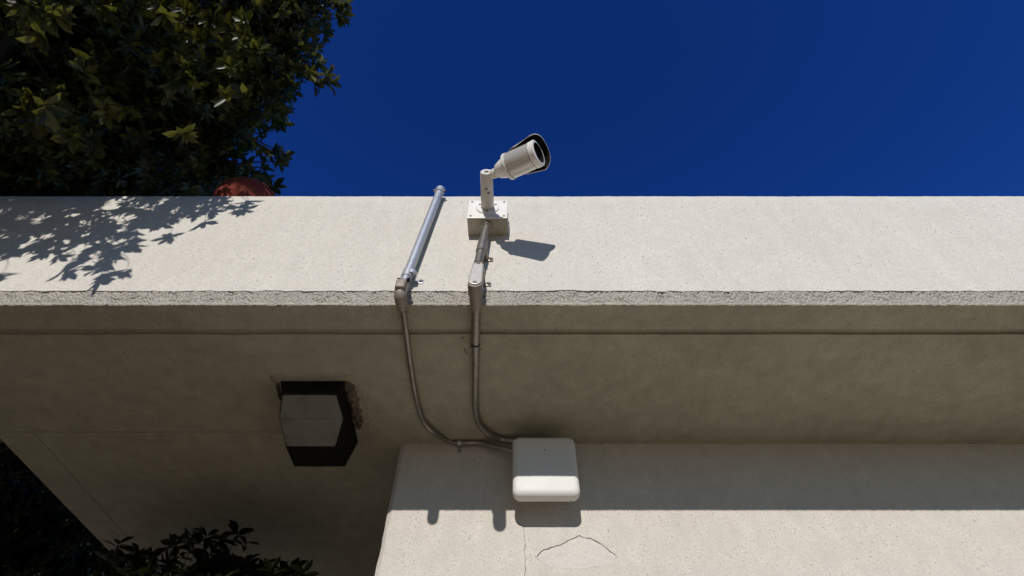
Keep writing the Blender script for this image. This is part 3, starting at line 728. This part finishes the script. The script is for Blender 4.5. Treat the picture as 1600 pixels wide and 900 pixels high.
def project_np(p):
    v = p - np.array(CAM); dep = v @ np.array(_F)
    return 800 + v[:, 0] / dep * FPX, 450 - (v @ np.array(_U)) / dep * FPX, dep
def pick(L, n, cell=9):
    """the n leaves that show largest: nearest in their patch of the view, big, unhidden"""
    o, d, nm, ln = L; c = o + d * (ln * .55)[:, None]; x, y, dep = project_np(c)
    ok = (dep > .3) & (x > 0) & (x < 1600) & (y > 0) & (y < 900)
    vis = np.zeros(len(o), bool); seen = {}
    for i in np.argsort(dep):
        if not ok[i]: continue
        key = (int(x[i] // cell), int(y[i] // cell))
        if seen.get(key, 0) < 1: vis[i] = True
        seen[key] = seen.get(key, 0) + 1
    view = unit(c - np.array(CAM)); area = (ln / np.maximum(dep, .1)) ** 2 * (0.25 + np.abs((nm * view).sum(1)))
    area[~vis] = -1
    return np.argsort(-area)[:n][area[np.argsort(-area)[:n]] > 0]
LEAF2 = leaf_mesh('leaf', [np.zeros((1, 3)), np.array([[1., 0, 0]]), np.array([[0, 0, 1.]]), np.ones(1)], (0, 0, 0), M_SHADELEAF)
def put_leaves(root, L, n, proto=None, mm=None):
    sel = pick(L, n); mask = np.ones(len(L[0]), bool); mask[sel] = False
    off = OFF[root.name]
    for i in sel:
        o_ = link('leaf', proto or LEAF1, root)
        d, nm = Vector(L[1][i]), Vector(L[2][i]); s = nm.cross(d)
        Mx = Matrix((d, s, nm)).transposed().to_4x4(); Mx.translation = Vector(L[0][i]) - off
        o_.matrix_local = Mx @ Matrix.Scale(float(L[3][i]), 4)
    rest = [a[mask] for a in L]
    if len(rest[0]): link('foliage', leaf_mesh('foliage', rest, off, mm), root, 'stuff')
def blob(c, r, n, flat=1.0, shell=0.45):
    u = unit(rng.normal(size=(n, 3))); rad = r * (rng.uniform(0, 1, n) ** shell)
    lump = 1 + 0.22 * np.array([nz(*(q * 2.2 + np.array(c))) for q in u]) * 1.6
    p = np.array(c) + u * (rad * lump)[:, None] * np.array([1, 1, flat])
    return p, unit(u + rng.normal(size=(n, 3)) * .55)
def twigs(bm, cents, hub, r0, r1, frac, n=4):
    for q in cents:
        if rnd.random() > frac: continue
        q = Vector(q); h = Vector(hub); mid_ = h.lerp(q, .55) + Vector((rnd.uniform(-1, 1), rnd.uniform(-1, 1), rnd.uniform(-.2, 1))) * (q - h).length * .12
        tube(bm, [h, mid_, q], [r0, (r0 + r1) / 2, r1], n, False)

# the big tree: trunk to the left of the building, crown reaching over the roof
TB = Vector((-3.1, 2.0, 0.0))
tree = empty('evergreen_tree', TB, 'big dark evergreen tree with whorled glossy leaves overhanging the roof', 'tree')
near = [(120, 215, 2.35, .24), (30, 220, 2.3, .24), (215, 232, 2.5, .22), (235, 110, 2.45, .24), (150, 262, 2.55, .2), (60, 262, 2.5, .22),
         # px, py, distance, radius : crown parts seen in the picture
    (452, -55, 2.6, .31), (425, 25, 2.65, .29), (415, 95, 2.6, .23), (372, 135, 2.7, .25), (338, 195, 2.6, .20), (322, 262, 2.6, .17),
    (300, 60, 2.9, .38), (180, 20, 2.8, .38), (70, 40, 2.7, .36), (240, 175, 2.9, .36), (130, 150, 2.8, .36), (20, 150, 2.6, .34),
    (230, 275, 3.1, .34), (110, 265, 2.9, .34), (10, 260, 2.8, .34), (270, -60, 2.9, .40), (100, -80, 2.9, .42), (-80, 60, 2.7, .45), (-90, 230, 2.8, .45)]
leaves = []; tw = B(); hubs = []
for px, py, D, r in near:
    c = onD(px, py, D); n = int(300 * (r / .3) ** 2)
    p, a = blob(c, r, n); leaves.append(rosettes(p, a, 8, .034, .060)); twigs(tw, p[:16], c, .004, .0015, .8); hubs.append((c, r))
# finger twigs that stick out along the right-hand edge
tips = [(541, 6, 2.5), (538, 24, 2.5), (519, 130, 2.5), (512, 118, 2.45), (446, 242, 2.5), (496, 132, 2.5), (436, 252, 2.5), (528, 10, 2.5), (505, 28, 2.5), (532, 30, 2.6), (480, 50, 2.5), (500, 100, 2.5), (508, 128, 2.5), (485, 115, 2.45), (490, 85, 2.5), (455, 60, 2.5), (440, 175, 2.55), (425, 165, 2.5), (447, 150, 2.55), (410, 180, 2.6),
        (392, 225, 2.5), (425, 240, 2.5), (405, 238, 2.45), (436, 243, 2.55), (412, 262, 2.5), (385, 255, 2.5), (395, 270, 2.5), (470, 75, 2.5), (462, 105, 2.5), (425, 130, 2.5), (388, 190, 2.6), (260, 150, 2.2), (70, 265, 2.2), (25, 45, 2.1), (150, 150, 2.2), (85, 20, 2.2), (320, 175, 2.3), (400, 10, 2.3), (440, 18, 2.35), (360, 30, 2.3), (345, 160, 2.35), (300, 160, 2.3)]
tc = [onD(x, y, D) for x, y, D in tips]
tax = [(t - onD(x - 60, y + rnd.uniform(-20, 5), D + .1)).normalized() + Vector((rnd.uniform(-.3, .3), rnd.uniform(-.3, .3), rnd.uniform(-.2, .4))) for t, (x, y, D) in zip(tc, tips)]
leaves.append(rosettes(tc, tax, 9, .044, .068, (25, 85)))
for t, (x, y, D) in zip(tc, tips):
    h = min(hubs, key=lambda k: (k[0] - t).length)[0]; tube(tw, [h, h.lerp(t, .6) + Vector((0, 0, .02)), t], [.007, .004, .002], 5, False)
# sprays that hang out in front of the parapet and throw the leaf shadows
spr = [(105, 425), (112, 412), (155, 440), (148, 420), (198, 425), (183, 402), (170, 412), (265, 370), (250, 350), (320, 348), (305, 335), (330, 330), (380, 328), (360, 322), (388, 316), (345, 315), (78, 392), (60, 385), (25, 392), (8, 380), (2, 430),
       (235, 335), (215, 345), (195, 365), (175, 385), (150, 385), (135, 400), (120, 380), (95, 370), (205, 385)]
for k in range(155):
    x = rnd.uniform(-60, 345); lim = 395 if x < 90 else (372 if x < 190 else 372 - (x - 190) * .36)
    spr.append((x, rnd.uniform(300, lim)))
for k in range(13): spr.append((rnd.uniform(88, 215), rnd.uniform(345, 432)))
for k in range(8): spr.append((rnd.uniform(-20, 88), rnd.uniform(345, 398)))
sc_, sa_ = [], []
for ox, oz in [(x_, z_) for x_ in (-.15, -.11, -.065, -.03, .065, .10, .145) for z_ in (-.09, -.02, .04, .09, .13)] + [(.02, .13), (0.01, .09)]:   # sprays that shade the ball but for a streak
    q = Vector((-1.185 + ox, 1.0, CAMZ + 2.09 + oz)); sc_.append(q - SUN * rnd.uniform(.35, .7)); sa_.append(Vector((rnd.uniform(-.3, .3), -.4, rnd.uniform(-1, -.2))))
for x, y in spr:
    q = onY(x, y, YF)
    for _t in range(20):
        s_ = rnd.uniform(.28, .5) if rnd.random() < .14 else rnd.uniform(.62, 1.0)
        c = q - SUN * (s_ / SUN.y)
        if proj(c)[1] < 225: break
    sc_.append(c)
    sa_.append(Vector((rnd.uniform(-.2, .9), rnd.uniform(-.5, .5), rnd.uniform(-1, .1))))
    hub = c + Vector((-.16 + rnd.uniform(-.05, .05), rnd.uniform(.0, .15), .22))
    hub = c.lerp(hub, .45); q = smooth_path([hub, hub.lerp(c, .5) + Vector((.01, 0, .015)), c], 4); tube(tw, q, [.0016 - .0001 * k_ for k_ in range(len(q))], 5, False)
leaves.append(rosettes(sc_, sa_, 10, .046, .074, (20, 85)))
# crown masses further out; those towards the sun and left added unseen for shade
far = [(-1.85, -.6, 5.2, .5), (-1.9, -1.6, 5.7, .7), (-2.6, -.4, 5.2, .8), (-3.0, -1.6, 5.6, .9), (-2.0, .4, 5.3, .6), (-1.4, .2, 5.5, .4), (-2.0, -1.2, 5.6, .5), (-3.6, .4, 4.4, .9), (-3.0, 1.2, 4.9, .8), (-2.6, 2.2, 5.2, .8), (-2.7, 2.3, 5.0, .7), (-2.9, 3.2, 5.4, .8), (-3.4, 2.4, 4.5, .9),
       (-3.2, -.4, 3.6, .8), (-3.4, 1.0, 3.2, .8), (-3.8, -1.4, 4.4, .9), (-4.2, 1.6, 3.6, .9), (-3.3, -1.0, 2.4, .7), (-3.5, .4, 2.2, .7), (-4.3, .2, 3.0, .9), (-4.6, -1.2, 3.0, .9), (-2.9, 3.4, 5.8, .7),
       (-1.95, -1.5, 5.15, .5), (-1.9, -1.5, 5.0, .6), (-2.1, -2.4, 5.9, .55), (-2.15, -2.6, 5.6, .7), (-2.5, -2.4, 5.2, .8), (-2.4, .2, 4.9, .6), (-1.7, -.5, 4.85, .4), (-2.2, 1.0, 5.6, .6), (-2.1, 1.2, 5.5, .4),
       (-1.45, -3.0, 3.55, .50), (-2.1, -3.0, 3.45, .60), (-1.5, -3.1, 2.65, .50), (-2.1, -3.1, 2.55, .6), (-2.8, -2.6, 3.0, .8), (-1.65, -3.1, 1.85, .5), (-2.3, -3.0, 1.75, .6), (-2.75, -.2, 1.6, .6)]  # low masses out of view, added to shade the recess
for x, y, z, r in far:
    p, a = blob((x, y, z), r, int(260 * (r / .6) ** 2)); leaves.append(rosettes(p, a, 7, .085, .13)); twigs(tw, p[:10], (x, y, z), .008, .003, .8); hubs.append((Vector((x, y, z)), r))
Ls = cat(leaves)
put_leaves(tree, Ls, 300)
bm = B(); tp_ = [TB + Vector(v) for v in ((0, 0, -.05), (.05, -.05, 1.0), (0, -.15, 2.0), (.05, -.2, 2.8), (.15, -.2, 3.6))]
pp = smooth_path(tp_, 6); rings = tube(bm, pp, [.24 - .13 * k / (len(pp) - 1) + .10 * max(0, 1 - k / 4) for k in range(len(pp))], 16)
for v in bm.verts: v.co += Vector((nz(*(v.co * 5)), nz(*(v.co * 5 + Vector((9, 0, 0)))), 0)) * .02
obj('trunk', bm, M_BARK, tree)
fork = [tp_[3], tp_[4], TB + Vector((0, -.15, 2.2))]
bm = B()
for c, r in hubs:
    f = fork[rnd.randrange(3)] if c.z > 3.6 else fork[2]; L_n = (c - f).length
    md = f.lerp(c, .5) + Vector((rnd.uniform(-.12, .12), rnd.uniform(-.12, .12), .12 * L_n))
    q = smooth_path([f, md, c], 6); tube(bm, q, [.045 - .037 * k / (len(q) - 1) for k in range(len(q))], 8, False)
obj('limbs', bm, M_BARK, tree)
obj('twigs', tw, M_BARK, tree, kind='stuff')

# tree beyond the left end of the overhang
TB2 = Vector((-4.7, 4.6, 0)); t2 = empty('background_tree', TB2, 'dense almost black tree beyond the slanting left end of the overhang', 'tree')
lv = []; tw2 = B(); hb = []
for px, py, D, r in ((20, 760, 4.6, .5), (90, 850, 4.8, .5), (-60, 700, 4.4, .6), (10, 880, 4.8, .6), (130, 930, 5.0, .5), (-120, 820, 4.6, .7), (60, 690, 5.2, .7), (150, 820, 5.4, .7), (-40, 960, 5.0, .7), (170, 900, 5.6, .6), (0, 620, 5.5, .7), (20, 750, 6.6, .9), (90, 850, 6.8, .9), (-80, 820, 6.6, .9), (20, 930, 6.6, .9), (150, 900, 7.0, .9)):
    c = onD(px, py, D); p, a = blob(c, r, int(210 * (r / .5) ** 2)); lv.append(rosettes(p, a, 7, .07, .11)); twigs(tw2, p[:16], c, .008, .003, .8); hb.append(c)
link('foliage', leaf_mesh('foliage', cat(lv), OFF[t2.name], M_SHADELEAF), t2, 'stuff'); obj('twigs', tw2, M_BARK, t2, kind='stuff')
bm = B(); tube(bm, smooth_path([TB2, TB2 + Vector((.05, 0, 1.4)), TB2 + Vector((.1, .1, 3))], 6), [.17 - .008 * k for k in range(13)], 14)
for c in hb:
    f = TB2 + Vector((.05, .05, 1.9)); q = smooth_path([f, f.lerp(c, .5) + Vector((0, 0, .15)), c], 5); tube(bm, q, [.04 - .003 * k for k in range(len(q))], 7, False)
obj('trunk', bm, M_BARK, t2)

# shrub in the dark recess under the overhang
SB = Vector((-1.25, 2.25, 0)); sh = empty('shrub', SB, 'dark leafy shrub rising in the shade under the overhang, left of the wall', 'shrub')
lv = []; stem = B()
spots = [(185, 850), (170, 868), (215, 862), (232, 868), (275, 850), (290, 842), (305, 838), (325, 835), (345, 842), (372, 832), (385, 845), (280, 868), (305, 860), (330, 862), (355, 865), (265, 885), (295, 885), (325, 885), (350, 885), (412, 885), (425, 890), (455, 897), (205, 890), (235, 892), (180, 893), (160, 905), (380, 895), (300, 905), (340, 908), (250, 910), (400, 910), (440, 915)]
cs = [onY(x, y, 1.95 + rnd.uniform(-.15, .25)) for x, y in spots]
ax2 = [Vector((rnd.uniform(-.6, .6), rnd.uniform(-.5, .3), 1)) for _ in cs]
lv.append(rosettes(cs, ax2, 7, .045, .07, (45, 100)))
xs = [(SB.x + rnd.uniform(-.45, .45), SB.y + rnd.uniform(-.35, .25), rnd.uniform(.7, CAMZ + .62)) for _ in range(260)]
for _ in range(130):
    x_ = rnd.uniform(158, 480); q = onY(x_, rnd.uniform(876, 935) + (14 if x_ > 390 else 0), rnd.uniform(1.85, 2.4)); xs.append(tuple(q))
lv.append(rosettes(xs, [(rnd.uniform(-1, 1), rnd.uniform(-1, 1), .8) for _ in xs], 7, .05, .08))
for c in cs[::3] + [Vector(x) for x in xs[:60]]:
    b0_ = SB + Vector((rnd.uniform(-.08, .08), rnd.uniform(-.08, .08), 0)); md = b0_.lerp(c, .5) + Vector((0, 0, .15)); q = smooth_path([b0_, md, c], 4)
    tube(stem, q, [.005 - .0035 * k / (len(q) - 1) for k in range(len(q))], 5, False)
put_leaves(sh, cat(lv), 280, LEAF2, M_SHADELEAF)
obj('stems', stem, M_BARK, sh)
